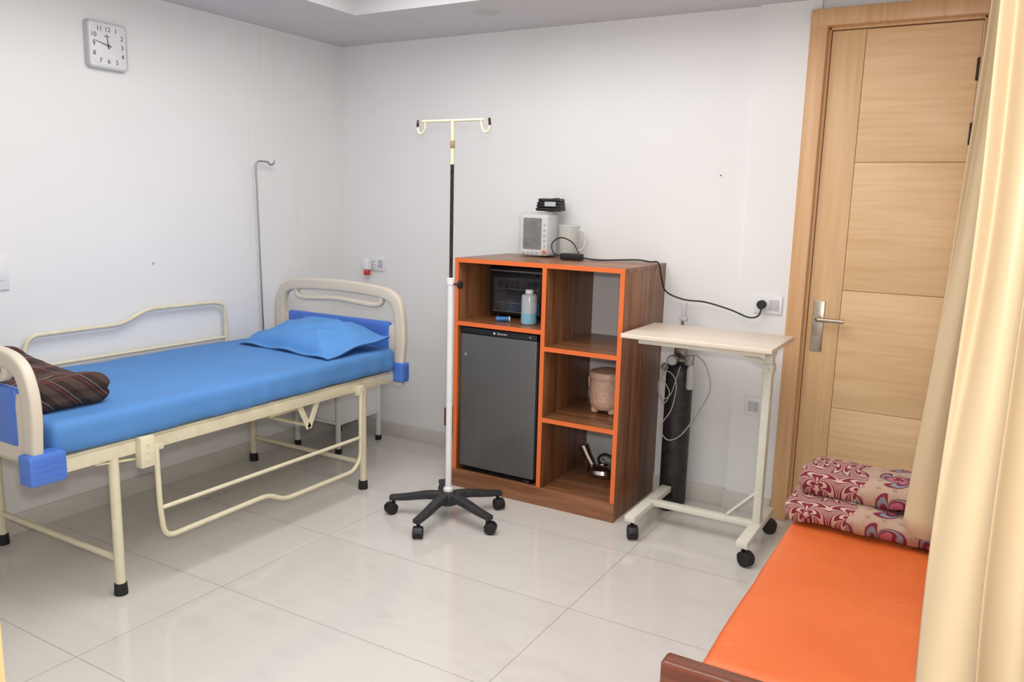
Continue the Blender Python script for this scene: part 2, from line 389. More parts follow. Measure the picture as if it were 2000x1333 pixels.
h.tube([(2.925,0,1.0),(2.925,-.045,1.0),(3.045,-.045,1.0)],.0095,fil=.012)
h.cyl((2.925,-.02,1.0),.017,.015,axis='y')
h.cyl((2.925,-.010,.905),.010,.006,axis='y',n=16)
h.done('door_handle','satin',parent=d)
for z in (2.09,1.83):
    B().box(3.454,3.467,-.004,.0,z-.045,z+.045,bev=.0015).tube([(3.463,-.008,z-.047),(3.463,-.008,z+.047)],.004).done('hinge','rust',parent=d)

B().lathe((1.33,-.43,CZ-.008),[(1e-7,.003),(.042,.003),(.048,0),(.06,.003),(.062,.008)],n=36).done('recessed_downlight','light_disc',label='round white recessed ceiling downlight in the dropped border',cat='ceiling light')

# ------------------------------------------------------------------ clock
ck=empty('wall_clock',(0,-1.585,2.05),'square silver-rimmed white wall clock with black numerals','clock')
cy,cz=-1.583,2.155
def onwall(prof,x0,x1,mi,bb):
    n=len(prof); vs=[(x0,cy+a,cz+b_) for a,b_ in prof]+[(x1,cy+a*.965,cz+b_*.965) for a,b_ in prof]
    fs=[[i,(i+1)%n,n+(i+1)%n,n+i] for i in range(n)]+[list(range(n))[::-1],[n+i for i in range(n)]]
    bb.add(vs,fs,mi)
b=B(); onwall(rrect(.200,.212,.022,5),0,.028,0,b); b.done('clock_case','grey',parent=ck)
b=B(); onwall(rrect(.178,.188,.012,5),.0275,.0295,0,b); b.done('clock_face','white',parent=ck)
b=B()
for i in range(1,13):
    a=math.radians(30*i); k=.069/max(abs(math.sin(a)),abs(math.cos(a)));  k=min(k,.080)
    b.text(str(i),.029,(.0300,cy+k*math.sin(a),cz+k*math.cos(a)),RW,ext=.0003)
b.text('Ajanta',.010,(.0300,cy-.004,cz+.040),RW,ext=.0003)
for i in range(60):
    a=math.radians(6*i); k=.086/max(abs(math.sin(a)),abs(math.cos(a))); k=min(k,.1)
    y,z=cy+k*math.sin(a),cz+k*math.cos(a); b.box(.0294,.0300,y-.0008,y+.0008,z-.0008,z+.0008)
b.done('numerals','numeral',parent=ck)
def hand(ang,L,wd,nm,x):
    a=math.radians(ang); dy,dz=math.sin(a),math.cos(a); ny,nz=dz,-dy
    vs=[]
    for xx in (x,x+.001):
        for t,s in ((-.015,-wd),(-.015,wd),(L,wd*.4),(L,-wd*.4)): vs.append((xx,cy+dy*t+ny*s,cz+dz*t+nz*s))
    B().add(vs,[[0,1,2,3],[7,6,5,4],[0,4,5,1],[1,5,6,2],[2,6,7,3],[3,7,4,0]]).done(nm,'numeral',parent=ck,flat=True)
hand(353,.050,.0022,'hour_hand',.031); hand(283,.078,.0018,'minute_hand',.033)
B().cyl((.030,cy,cz),.004,.006,axis='x',n=14).done('hand_hub','numeral',parent=ck)

# nails remaining in the walls
B().cyl((-.001,-1.39,1.16),.003,.012,axis='x',n=10).box(0,.002,-1.393,-1.388,1.147,1.162).done('wall_nail','grey',label='small grey nail in chipped plaster beside the bed',cat='nail')
B().cyl((2.42,-.006,1.655),.0028,.007,axis='y',n=10).done('wall_nail','rust',label='tiny dark nail in the bare white plaster',cat='nail')

# ------------------------------------------------------------------ sockets
def board(name,x0,x1,z0,z1,y,label,sw):
    e=empty(name,((x0+x1)/2,y,z0),label,'wall socket')
    B().box(x0,x1,y-.010,y,z0,z1,bev=.003).done('cover_plate','white',parent=e)
    for s in sw:
        if s[0]=='s':
            B().box(s[1]-s[2]/2,s[1]+s[2]/2,y-.014,y-.009,(z0+z1)/2-s[3]/2,(z0+z1)/2+s[3]/2,bev=.0015).done('rocker_switch','grey',parent=e)
        else:
            q=B().box(s[1]-.022,s[1]+.022,y-.0125,y-.009,(z0+z1)/2-.024,(z0+z1)/2+.024,0,bev=.002)
            for ax,az,r in ((0,.012,.004),(-.01,-.008,.003),(.01,-.008,.003)): q.cyl((s[1]+ax,y-.0130,(z0+z1)/2+az),r,.002,1,12,'y')
            q.done('socket_outlet',['white','blk'],parent=e)
    return e
board('wall_socket',2.635,2.765,1.005,1.092,-.025,'white wall switchboard with a black plug beside the door',[('o',2.675),('s',2.715,.02,.05),('s',2.740,.02,.05)])
board('wall_socket',2.625,2.725,.495,.59,-.025,'low white wall switchboard near the door',[('s',2.655,.022,.05),('s',2.682,.022,.05)])
board('wall_socket',.23,.34,1.055,1.145,0,'white wall switchboard near the bed head',[('o',.262),('s',.30,.016,.05),('s',.32,.016,.05)])
e=empty('wall_socket',(0,-2.13,1.07),'white wall switchboard on the wall beside the bed','wall socket')
B().box(0,.01,-2.21,-2.085,1.08,1.22,bev=.003).done('cover_plate','white',parent=e)
B().box(.009,.013,-2.13,-2.105,1.12,1.18,bev=.0015).done('rocker_switch','white',parent=e)
e=empty('plug_in_repellent',(.235,-.03,1.02),'small white and red plug-in mosquito repellent','mosquito repellent')
B().rbox(.198,.250,-.062,-.013,1.058,1.130,.012,cell=.006).done('heater_body','white',parent=e)
B().lathe((.225,-.038,1.026),[(1e-7,0),(.018,0),(.020,.004),(.020,.024),(.016,.034)]).done('refill_bottle','red',parent=e)
e=empty('power_inlet',(.90,-.03,.12),'small red and black wall-mounted power socket near the floor','wall socket')
B().rbox(.845,.955,-.07,0,.15,.27,.012,cell=.01).done('socket_body','dred',parent=e)
B().lathe((.89,-.05,.115),[(1e-7,0),(.026,0),(.03,.006),(.03,.036)]).done('cable_gland','blk',parent=e)

# ------------------------------------------------------------------ hospital bed
bed=empty('hospital_bed',(.48,-1.54,0),'cream tubular steel hospital bed with beige and blue end boards','hospital bed')
fr=B()
for x in (.07,.885): fr.box(x-.018,x+.018,-2.50,-.60,.535,.585,bev=.004)
for y in (-2.44,-1.95,-1.5,-1.05,-.62): fr.box(.07,.885,y-.015,y+.015,.54,.58,bev=.003)
fr.box(.055,.90,-2.48,-.62,.585,.595,bev=.003)
fr.tube([(.07,-2.23,.14),(.885,-2.23,.14)],.012); fr.tube([(.07,-.85,.14),(.885,-.85,.14)],.012)
fr.box(.80,.83,-1.42,-1.22,.50,.54,bev=.003)
fr.sweep([(.885,-1.30,.55),(.885,-1.235,.42)],rrect(.03,.008,.002),(0,1,0)); fr.sweep([(.885,-1.17,.55),(.885,-1.235,.42)],rrect(.03,.008,.002),(0,1,0))
fr.tube([(.885,-1.235,.43),(.5,-1.235,.43)],.008)
fr.sweep([(.885,-2.30,.53),(.885,-2.05,.50)],rrect(.008,.02,.002),(0,0,1))
fr.done('bed_frame','cream',parent=bed)
for x in (.07,.885):
    for y in (-2.23,-.85):
        lg=B().tube([(x,y,.04),(x,y,.54)],.0185,n=18).done('leg','cream',parent=bed)
        B().lathe((x,y,0),[(1e-7,0),(.024,0),(.025,.004),(.0225,.045),(.0185,.047)],n=18).done('foot_cap','rubber',parent=lg,label='black rubber foot cap')
def endboard(y,nm,hi,bx,by,zl):
    p=B(); xa,xb=.042,.931
    arch=[(xa+.020,y,zl),(xa+.010,y,.66),(xa,y,.80),(xa+.014,y,hi-.105),(xa+.055,y,hi-.044),(xa+.16,y,hi-.018),((xa+xb)/2,y,hi-.006),(xb-.16,y,hi-.018),(xb-.055,y,hi-.044),(xb-.014,y,hi-.105),(xb,y,.78),(xb-.010,y,.66),(xb-.020,y,zl)]
    p.sweep(catmull(arch,7),rrect(.064,.040,.012,5),(1,0,0))
    inner=[(xa+.13,y,hi-.030),(xa+.165,y,hi-.092),((xa+xb)/2,y,hi-.080),(xb-.165,y,hi-.092),(xb-.13,y,hi-.030)]
    p.sweep(catmull(inner,7),rrect(.028,.034,.010,4),(1,0,0))
    p.rbox(xa+.02,xb-.02,y-.012,y+.012,.60,.835,.011,cell=.03)
    ob=p.done(nm,'abs',parent=bed)
    B().rbox(xa+.072,xb-.072,y-.018,y+.018,.65,.853,.014,cell=.02).done('blue_panel','absblue',parent=ob,label='blue plastic insert panel')
    for x0,x1 in ((.014,.09),(bx-.075,bx)):
        q=B().rbox(x0,x1,y-by[0],y+by[1],.534,.640,.012,cell=.010)
        for k in range(3): q.box(x0+.012,x1+.0015,y-by[0]+.015,y+by[1]-.015,.562+k*.022,.565+k*.022,bev=.0008)
        q.done('corner_bumper','absblue',parent=ob,label='blue ribbed plastic corner bumper')
endboard(-.59,'headboard',1.028,.966,(.035,.03),.52); endboard(-2.53,'footboard',.968,.968,(.042,.085),.56)
r=B(); X0=.035
r.tube([(X0,-2.07,.58),(X0,-2.08,.75),(X0,-2.04,.875),(X0,-1.60,.877),(X0,-1.46,.935),(X0,-1.06,.932),(X0,-.99,.912),(X0,-.985,.58)],.0105,fil=.045)
r.tube([(X0,-2.08,.735),(X0,-.985,.735)],.0085)
r.done('side_rail','cream',parent=bed,label='raised cream tubular side rail')
r=B(); X0=.925
r.tube([(X0,-2.08,.55),(X0,-2.075,.30),(X0,-2.06,.175),(X0,-1.53,.185),(X0,-1.44,.135),(X0,-.97,.135),(X0,-.915,.19),(X0,-.91,.54)],.0105,fil=.05)
r.tube([(X0,-2.075,.30),(X0,-.913,.30)],.0085)
r.box(.897,.935,-2.15,-2.09,.48,.60,bev=.004).box(.90,.918,-2.10,-2.04,.53,.555,bev=.003).box(.90,.932,-.93,-.89,.52,.57,bev=.003)
for z in (.51,.54,.57): r.cyl((.934,-2.12,z),.006,.004,axis='x',n=12)
r.done('side_rail','cream',parent=bed,label='lowered cream tubular side rail')

def drape(p,d):
    p=p.copy()
    if p.x>d[0]/2-.05:
        p.x+=.0035*math.sin(p.y*38+3*math.sin(p.y*7))*(.5-p.z/d[2])
    return p
B().rbox(.058,.925,-2.465,-.625,.600,.722,.03,amp=.0055,fr=4.5,cell=.018,fn=drape).done('mattress','sheet',label='thin mattress covered with a bright blue cotton sheet',cat='mattress',base=True)
def pillow(cx,cy,cz,hx,hy,h,rot,tilt):
    n=48; vs=[];fs=[]; R=Matrix.Rotation(rot,3,'Z')@Matrix.Rotation(tilt,3,'X')
    def P(i,j,sgn):
        u=-1+2*i/n; v=-1+2*j/n
        fl=.94
        uu,vv=min(1,abs(u)/fl),min(1,abs(v)/fl)
        t=max(0,(1-uu**2.4))*max(0,(1-vv**2.4)); z=h*t**.55
        px=u*hx*(1-.05*(1-v*v)*abs(u)**3); py=v*hy*(1-.07*(1-u*u)*abs(v)**3)
        nz=noise.noise(Vector((u*2.2,v*2.2,1.7)))*.022+noise.noise(Vector((u*5,v*4,5)))*.012
        e=.005*math.sin(u*8+v*5)+.002
        return Vector((px,py,((z+nz*t**.4) if sgn>0 else -.006-.004*t)+e*(1-t)))
    for sgn in (1,-1):
        o=len(vs)
        for i in range(n+1):
            for j in range(n+1): vs.append(Vector((cx,cy,cz))+R@P(i,j,sgn))
        for i in range(n):
            for j in range(n):
                a=o+i*(n+1)+j; fs.append([a,a+1,a+n+2,a+n+1][::-sgn])
    return B().add(vs,fs)
pillow(.575,-.87,.762,.345,.22,.102,math.radians(-5),math.radians(8)).done('pillow','pillow',label='soft pillow in a bright blue cotton case',cat='pillow',ang=80,base=True)
def crumple(p,d):
    p=p.copy(); s=p.x/d[0]+.5
    lift=.050*math.exp(-((s-.20)/.24)**2)+.008*math.sin(s*15)
    if p.z>0: p.z+=lift*(1-(abs(p.y)/(d[1]/2))**3*.5)
    g=math.exp(-(p.z/.010)**2)*.010
    if p.x>d[0]/2-.04: p.x-=g
    if p.y>d[1]/2-.04: p.y-=g
    return p
B().rbox(.09,.80,-2.44,-2.16,.730,.824,.044,amp=.013,fr=7,cell=.010,seed=1,fn=crumple).done('blanket','plaid',label='crumpled brown plaid woollen blanket at the foot of the bed',cat='blanket',ang=80,base=True)
hk=B().tube([(.036,-.72,.60),(.036,-.745,1.675),(.045,-.735,1.690),(.045,-.665,1.690),(.045,-.65,1.672),(.045,-.625,1.678),(.045,-.615,1.700)],.0048,fil=.012)
hk.box(.022,.050,-.735,-.705,.60,.63,bev=.003)
hk.done('iv_hook_rod','chrome',label='thin bent chrome drip rod standing at the bed head',cat='iv pole',base=True)
lk=empty('bedside_locker',(.22,-.31,0),'small white metal bedside locker beneath the bed head','bedside locker')
for x in (.055,.385):
    for y in (-.49,-.125):
        q=B().box(x-.011,x+.011,y-.011,y+.011,.03,.60,bev=.002).done('leg','whitep',parent=lk)
        B().box(x-.015,x+.015,y-.015,y+.015,0,.032,bev=.003).done('foot_cap','rubber',parent=q,label='black rubber foot cap')
B().box(.044,.396,-.50,-.114,.60,.625,bev=.004).box(.05,.39,-.492,-.12,.175,.195,bev=.003).box(.05,.056,-.49,-.12,.19,.6).box(.386,.392,-.49,-.12,.19,.6).box(.05,.39,-.126,-.12,.19,.6).done('locker_body','whitep',parent=lk)
B().box(.07,.37,-.505,-.495,.20,.585,bev=.003).cyl((.22,-.522,.45),.01,.018,axis='y').done('locker_door','whitep',parent=lk)

# ------------------------------------------------------------------ cabinet
cx0,cx1,cyf,ch=1.238,2.17,-.54,1.215
cab=empty('open_shelf_cabinet',((cx0+cx1)/2,cyf/2,0),'walnut open-backed cabinet with bright orange edging','cabinet')
t=.022
B().box(cx0,cx0+t,cyf+.002,0,0,ch-t,bev=.0008).done('side_panel','woodv',parent=cab)
B().box(cx1-t,cx1,cyf+.002,0,0,ch-t,bev=.0008).done('side_panel','woodv',parent=cab)
B().box(1.746,1.768,cyf+.002,0,.085,ch-t,bev=.0008).done('divider_panel','woodv',parent=cab)
B().box(cx0,cx1,cyf+.002,0,ch-t,ch,bev=.0008).done('top_panel','woodh',parent=cab)
B().box(cx0+t,1.746,cyf+.002,0,.869,.891).done('shelf','woodh',parent=cab)
B().box(1.768,cx1-t,cyf+.002,0,.789,.811).done('shelf','woodh',parent=cab)
B().box(1.768,cx1-t,cyf+.002,0,.433,.455).done('shelf','woodh',parent=cab)
B().box(cx0+t,cx1-t,cyf+.01,0,.06,.085).done('bottom_panel','woodh',parent=cab)
B().box(cx0-.004,cx1+.002,cyf-.006,cyf+.012,0,.095,bev=.001).done('plinth','woodh',parent=cab)
yo,yi=cyf-.0015,cyf+.003
b=B().box(cx0,cx1,yo,yi,ch-t,ch).box(cx0,cx0+t,yo,yi,.095,ch-t).box(cx1-t,cx1,yo,yi,.095,ch-t).box(1.746,1.768,yo,yi,.095,ch-t)
b.box(cx0+t,1.746,yo,yi,.869,.891).box(1.768,cx1-t,yo,yi,.789,.811).box(1.768,cx1-t,yo,yi,.433,.455)
b.done('edge_banding','orange',parent=cab,label='bright orange front edging')

fg=empty('mini_fridge',(1.5,-.27,.085),'small dark grey brushed-finish bar refrigerator inside the cabinet','refrigerator')
x0,x1=1.268,1.718
B().box(x0,x1,-.485,-.03,.10,.860,bev=.006).done('fridge_body','blk',parent=fg)
dr=B().box(x0,x1,-.525,-.49,.115,.827,bev=.006,seg=3).done('fridge_door','ash',parent=fg)
B().cyl((x0+.035,-.5285,.72),.010,.004,axis='y').done('door_lock','steel',parent=dr)
tp=B().box(x0,x1,-.525,-.49,.829,.860,bev=.004).done('top_trim','blk',parent=fg)
B().text('Electrolux',.014,(1.52,-.5262,.8445),RF,ext=.0004).box(1.468,1.478,-.5268,-.525,.8395,.8495).done('brand_lettering','white',parent=tp)
B().text('170',.009,(1.68,-.5262,.8445),RF,ext=.0004).done('model_lettering','white',parent=tp)
B().box(x0+.01,x1-.02,-.50,-.05,.0855,.10).done('fridge_base','blk',parent=fg)
B().box(x1-.06,x1-.02,-.53,-.50,.0855,.108,bev=.003).done('fridge_foot','blk',parent=fg)

ov=empty('countertop_oven',(1.5,-.15,.892),'black countertop toaster oven with glass door inside the cabinet','oven')
B().box(1.295,1.715,-.285,-.03,.905,1.165,bev=.008,seg=3).done('oven_body','blk',parent=ov)
od=B().box(1.30,1.63,-.298,-.286,.915,1.155,bev=.003).done('oven_door','blk',parent=ov)
B().box(1.325,1.605,-.3005,-.297,.932,1.108).done('door_glass','glassd',parent=od)
B().box(1.305,1.625,-.3003,-.2975,1.140,1.1455).box(1.320,1.610,-.3012,-.2975,.926,.930).done('door_trim','dimgrey',parent=od)
B().tube([(1.335,-.298,1.128),(1.335,-.325,1.128),(1.595,-.325,1.128),(1.595,-.298,1.128)],.005,fil=.008).done('door_handle','blk',parent=od)
q=B()
q.tube([(1.335,-.3015,1.05),(1.60,-.3015,1.05)],.0016,n=6).tube([(1.335,-.3015,.975),(1.60,-.3015,.975)],.0016,n=6)
for k in range(8): q.tube([(1.35+k*.034,-.3015,1.05),(1.356+k*.034,-.3015,1.072)],.0011,n=6)
q.done('wire_rack','dimgrey',parent=ov)
for z in (.96,1.03,1.10): B().cyl((1.672,-.303,z),.018,.018,axis='y',bev=.002).done('control_knob','grey',parent=ov)
for x in (1.33,1.68):
    for y in (-.26,-.06): B().cyl((x,y,.892),.012,.016).done('oven_foot','blk',parent=ov)
bt=empty('liquid_bottle',(1.605,-.41,.892),'clear plastic bottle half full of pale blue liquid','bottle')
B().lathe((1.605,-.41,.892),[(1e-7,0),(.036,0),(.040,.005),(.040,.140),(.037,.150),(.020,.156),(.018,.160)]).done('bottle_body','bottle',parent=bt)
B().lathe((1.605,-.41,.895),[(1e-7,0),(.037,0),(.0405,.004),(.0405,.055),(1e-7,.055)]).done('blue_liquid','bluetxt',parent=bt)
B().lathe((1.605,-.41,1.050),[(1e-7,.018),(.018,.018),(.0205,.015),(.0205,0)]).done('bottle_cap','white',parent=bt)
rr=B().cyl((1.42,-.42,.905),.013,.07,0,18,'x',.002); rr.cyl((1.486,-.42,.905),.0135,.008,1,18,'x',.001)
for v in rr.v:
    p=Matrix.Rotation(math.radians(35),3,'Z')@(v-Vector((1.45,-.42,.905))); v.xyz=Vector((1.45,-.42,.905))+p
rr.done('blue_tube',['bluecap','white'],label='small blue plastic tube lying on the shelf',cat='tube')

rc=empty('insulated_casserole',(1.985,-.25,.456),'peach plastic insulated food container on small feet','food container')
c=(1.985,-.25,.456)
B().lathe(c,[(1e-7,.022),(.07,.022),(.082,.035),(.088,.06),(.090,.15),(.087,.18)],n=40).done('container_body','pinkm',parent=rc)
B().lathe(c,[(.089,.178),(.095,.184),(.095,.200),(.088,.214),(.05,.226),(1e-7,.230)],n=40).done('container_lid','pink',parent=rc)
for a in (40,140,220,320):
    B().rbox(c[0]+.06*math.cos(math.radians(a))-.018,c[0]+.06*math.cos(math.radians(a))+.018,c[1]+.06*math.sin(math.radians(a))-.018,c[1]+.06*math.sin(math.radians(a))+.018,.456,.495,.012,cell=.008).done('foot','pink',parent=rc)
B().tube([(c[0]-.088,c[1],.456+.19),(c[0]-.104,c[1],.456+.175),(c[0]-.100,c[1],.456+.12),(c[0]-.086,c[1],.456+.11)],.005,fil=.01).done('carry_handle','pink',parent=rc)
kt=empty('steel_kettle',(1.93,-.17,.085),'stainless steel kettle with wide spout and loop handle','kettle')
c=(1.945,-.17,.0855)
B().lathe(c,[(1e-7,0),(.055,0),(.078,.012),(.085,.028),(.078,.046),(.05,.060),(.03,.065)],n=36).done('kettle_body','steel',parent=kt)
B().lathe(c,[(.031,.064),(.030,.072),(.012,.079),(.006,.080),(.009,.090),(1e-7,.095)],n=24).done('kettle_lid','steel',parent=kt)
B().tube([(c[0]-.045,c[1],.115),(c[0]-.085,c[1],.175),(c[0]-.115,c[1],.232)],.024,n=20,scales=[.85,1.0,1.2]).done('kettle_spout','steel',parent=kt)
B().tube(catmull([(c[0]-.02,c[1],.145),(c[0]-.025,c[1],.18),(c[0]+.01,c[1],.205),(c[0]+.055,c[1],.19),(c[0]+.075,c[1],.145),(c[0]+.072,c[1],.12)],6),.006).done('kettle_handle','blk',parent=kt,label='dark loop handle')
B().tube(catmull([(2.06,-.03,.95),(2.075,-.10,.99),(2.10,-.10,.985),(2.11,-.06,.94),(2.10,-.05,.88),(2.105,-.10,.835),(2.09,-.12,.818)],6),.004).done('coiled_cable','blk',label='black cable looped down onto the cabinet shelf',cat='cable')

zt=ch+.001
mo=empty('patient_monitor',(1.48,-.09,zt),'white patient monitor with dark screen wrapped in clear plastic','patient monitor')
B().rbox(1.395,1.56,-.155,-.03,zt+.006,zt+.225,.010,cell=.01).done('monitor_body','white',parent=mo)
B().box(1.415,1.525,-.160,-.154,zt+.04,zt+.205,bev=.003).done('screen','screen',parent=mo)
for k in range(5): B().cyl((1.545,-.161,zt+.06+k*.028),.006,.007,0,14,'y').done('control_button','grey',parent=mo)
B().cyl((1.545,-.163,zt+.028),.011,.009,0,18,'y').done('control_dial','orange',parent=mo)
for k in range(4): B().cyl((1.42+k*.026,-.160,zt+.022),.006,.006,0,14,'y').done('control_button','grey',parent=mo)
B().rbox(1.383,1.595,-.168,-.015,zt+.003,zt+.234,.03,amp=.009,fr=16,cell=.010,fn=lambda p,d: Vector((p.x,p.y,max(p.z,-d[2]/2)))).done('plastic_wrap','plasticwrap',parent=mo,ang=20)
cf=empty('pressure_cuff',(1.55,-.09,zt+.245),'folded black blood pressure cuff lying on the monitor','blood pressure cuff')
q=B()
for k in range(4): q.rbox(1.475+.004*k,1.620-.003*k,-.145,-.055,zt+.243+k*.016,zt+.2615+k*.016,.009,amp=.004,fr=16,cell=.010,seed=k,rot=.03*k)
q.done('folded_sleeve','blk',parent=cf)
B().box(1.535,1.60,-.150,-.144,zt+.268,zt+.292,bev=.001).done('printed_label','grey',parent=cf,label='pale printed label')
jg=empty('measuring_jug',(1.665,-.10,zt),'translucent plastic jug with a side handle','jug')
B().lathe((1.662,-.10,zt),[(1e-7,0),(.045,0),(.048,.005),(.056,.165),(.06,.17),(.056,.173),(.044,.008)],n=32).done('jug_body','jug',parent=jg)
B().tube(catmull([(1.715,-.10,zt+.145),(1.752,-.10,zt+.14),(1.757,-.10,zt+.085),(1.742,-.10,zt+.05),(1.71,-.10,zt+.04)],6),.006).done('jug_handle','jug',parent=jg)
ad=empty('power_adapter',(1.74,-.22,zt),'black power adapter brick with cable running to the wall plug','power adapter')
B().rbox(1.685,1.80,-.25,-.195,zt,zt+.034,.006,cell=.01).done('adapter_brick','blk',parent=ad)
B().tube(catmull([(1.80,-.222,zt+.016),(1.87,-.20,zt+.006),(1.97,-.15,zt+.010),(2.06,-.12,zt+.014),(2.13,-.12,zt+.008),(2.172,-.12,zt+.004),(2.187,-.10,1.14),(2.20,-.06,1.075),(2.29,-.05,1.042),(2.40,-.05,1.038),(2.53,-.06,1.012),(2.62,-.07,.985),(2.665,-.07,.995),(2.678,-.068,1.03)],7),.0040).done('power_cable','blk',parent=ad)
B().tube(catmull([(1.688,-.222,zt+.016),(1.63,-.21,zt+.03),(1.615,-.20,zt+.08),(1.66,-.19,zt+.11),(1.73,-.20,zt+.09),(1.775,-.22,zt+.045),(1.80,-.235,zt+.01)],7),.0032).done('output_cable','blk',parent=ad)
B().cyl((2.675,-.075,1.05),.021,.037,0,24,'y',.004).done('plug','blk',parent=ad)

# ------------------------------------------------------------------ caster helper
def caster(parent,x,y,ztop,r,ang):
    a=math.radians(ang); R=Matrix.Rotation(a,3,'Z'); off=R@Vector((r*.55,0,0))
    q=B().cyl((x,y,r*1.3),.009,ztop-r*1.3,n=14)
    cx,cy=x+off.x,y+off.y
    def rot(bb,c):
        for v in bb.v: v.xyz=Vector(c)+R@(v-Vector(c))
    hd=B().cyl((cx,cy-.004,r),r*.92,.008,0,22,'y')
    hd.sweep([(cx+r*1.02*math.cos(t),cy,r+r*1.02*math.sin(t)) for t in [math.radians(10+16*k) for k in range(11)]],rrect(.004,.042,.0015),(0,0,1))
    rot(hd,(cx,cy,r)); q.v+=[v for v in hd.v]; n=len(q.v)-len(hd.v); q.f+=[[i+n for i in f] for f in hd.f]; q.mi+=hd.mi
    o=q.done('caster','blk',parent=parent,label='black twin-wheel caster')
    for s in (-1,1):
        wv=B().cyl((cx,cy+s*.014-.009,r),r,.018,0,24,'y',.003); rot(wv,(cx,cy,r)); wv.done('wheel','rubber',parent=o)

# ------------------------------------------------------------------ IV stand
sx,sy=1.475,-.92
iv=empty('iv_stand',(sx,sy,0),'white mobile drip stand with rusted upper pole and black five-star base','iv stand')
bs=B()
for a in (203,275,347,59,131):
    A=math.radians(a); u=Vector((math.cos(A),math.sin(A),0))
    P=[Vector((sx,sy,.105))+u*.02,Vector((sx,sy,.105))+u*.10,Vector((sx,sy,.088))+u*.2,Vector((sx,sy,.078))+u*.285]
    bs.sweep(catmull(P,5),rrect(.038,.044,.008),(0,0,1),scales=[(1.1-.5*i/15,1.1-.25*i/15) for i in range(16)])
bs.lathe((sx,sy,.07),[(1e-7,0),(.045,0),(.05,.01),(.048,.045),(.03,.06),(.02,.065)],n=28)
bs.done('star_base','blkdusty',parent=iv)
for a,k in ((203,250),(275,300),(347,20),(59,330),(131,120)):
    A=math.radians(a); caster(iv,sx+.268*math.cos(A),sy+.268*math.sin(A),.075,.027,k)
B().tube([(sx,sy,.12),(sx,sy,1.14)],.0150,n=20).lathe((sx,sy,.125),[(.024,0),(.024,.02),(.016,.03)],n=20).done('lower_tube','whitep',parent=iv)
B().lathe((sx,sy,1.12),[(.0155,0),(.019,.003),(.019,.03),(.012,.034)],n=20).done('tube_collar','whitep',parent=iv)
B().cyl((sx+.014,sy,1.125),.005,.028,0,12,'x').lathe((sx+.04,sy,1.125),[(1e-7,0),(.012,0),(.02,.006),(.02,.016),(.01,.02),(1e-7,.02)],axis='x',n=8).done('height_knob','blk',parent=iv)
B().tube([(sx,sy,1.14),(sx,sy,1.665)],.0080).done('inner_pole','rust',parent=iv,label='rusted dark inner pole')
tp=B().tube([(sx,sy,1.66),(sx,sy,1.85)],.0095,0).lathe((sx,sy,1.73),[(.0098,0),(.0104,.002),(.0104,.032),(.0098,.034)],1)
tp.tube([(sx-.165,sy,1.850),(sx+.165,sy,1.850)],.0062,0)
for s in (-1,1):
    H=[(sx+s*.150,sy,1.850),(sx+s*.152,sy,1.820),(sx+s*.168,sy,1.797),(sx+s*.187,sy,1.803),(sx+s*.193,sy,1.830),(sx+s*.190,sy,1.852)]
    tp.tube(catmull(H,6),.0052,0)
    tp.tube(catmull([(sx+s*.1925,sy,1.826),(sx+s*.193,sy,1.834),(sx+s*.190,sy,1.856)],4),.0056,2)
tp.done('hook_bar',['cream','brown','rust'],parent=iv,label='cream crossbar with two upturned hooks')

# ------------------------------------------------------------------ overbed table
tb=empty('overbed_table',(2.55,-.43,0),'cream steel overbed table with pale laminate top on casters','overbed table')
B().box(2.20,2.865,-.635,-.20,.915,.935,bev=.004,seg=3).done('table_top','laminate',parent=tb)
q=B()
for y in (-.58,-.26): q.box(2.27,2.83,y-.012,y+.012,.891,.915,bev=.002)
for x in (2.28,2.80): q.box(x-.012,x+.012,-.58,-.26,.889,.914,bev=.002)
q.box(2.55,2.84,-.447,-.413,.880,.903,bev=.003)
q.sweep([(2.66,-.43,.888),(2.80,-.43,.835)],rrect(.01,.025,.002),(0,1,0))
q.done('top_support','creamw',parent=tb)
q=B().box(2.798,2.832,-.455,-.405,.10,.888,bev=.004).box(2.793,2.837,-.46,-.40,.80,.84,bev=.003)
q.cyl((2.815,-.47,.815),.008,.012,0,12,'y').sweep([(2.80,-.43,.25),(2.68,-.43,.125)],rrect(.012,.012,.003),(0,1,0))
q.done('column','creamw',parent=tb)
B().box(2.285,2.335,-.69,-.20,.085,.115,bev=.004).box(2.79,2.84,-.69,-.20,.085,.115,bev=.004).box(2.30,2.82,-.45,-.41,.09,.117,bev=.004).done('base_frame','creamw',parent=tb)
for x,y,k in ((2.31,-.65,300),(2.31,-.24,30),(2.815,-.65,330),(2.815,-.24,10)): caster(tb,x,y,.088,.032,k)

# ------------------------------------------------------------------ oxygen cylinder
ox=empty('oxygen_cylinder',(2.315,-.12,0),'tall scuffed black oxygen cylinder with regulator and tubing','gas cylinder')
c=(2.315,-.12,0)
B().lathe(c,[(1e-7,.004),(.05,0),(.064,.008),(.067,.02),(.067,.66),(.064,.69),(.054,.72),(.040,.738),(.026,.745),(.02,.77)],n=40).done('cylinder_body','o2',parent=ox)
B().lathe(c,[(.021,.765),(.024,.77),(.024,.80),(.014,.805),(.014,.89),(.018,.892),(.018,.915),(.008,.92),(.007,.96)],n=20).box(2.288,2.342,-.147,-.093,.775,.81,bev=.004).box(2.295,2.335,-.14,-.10,.83,.87,bev=.004).done('cylinder_valve','brass',parent=ox)
B().box(2.306,2.330,-.128,-.112,.955,1.035,bev=.003).box(2.298,2.338,-.132,-.108,.945,.965,bev=.003).done('valve_key','grey',parent=ox)
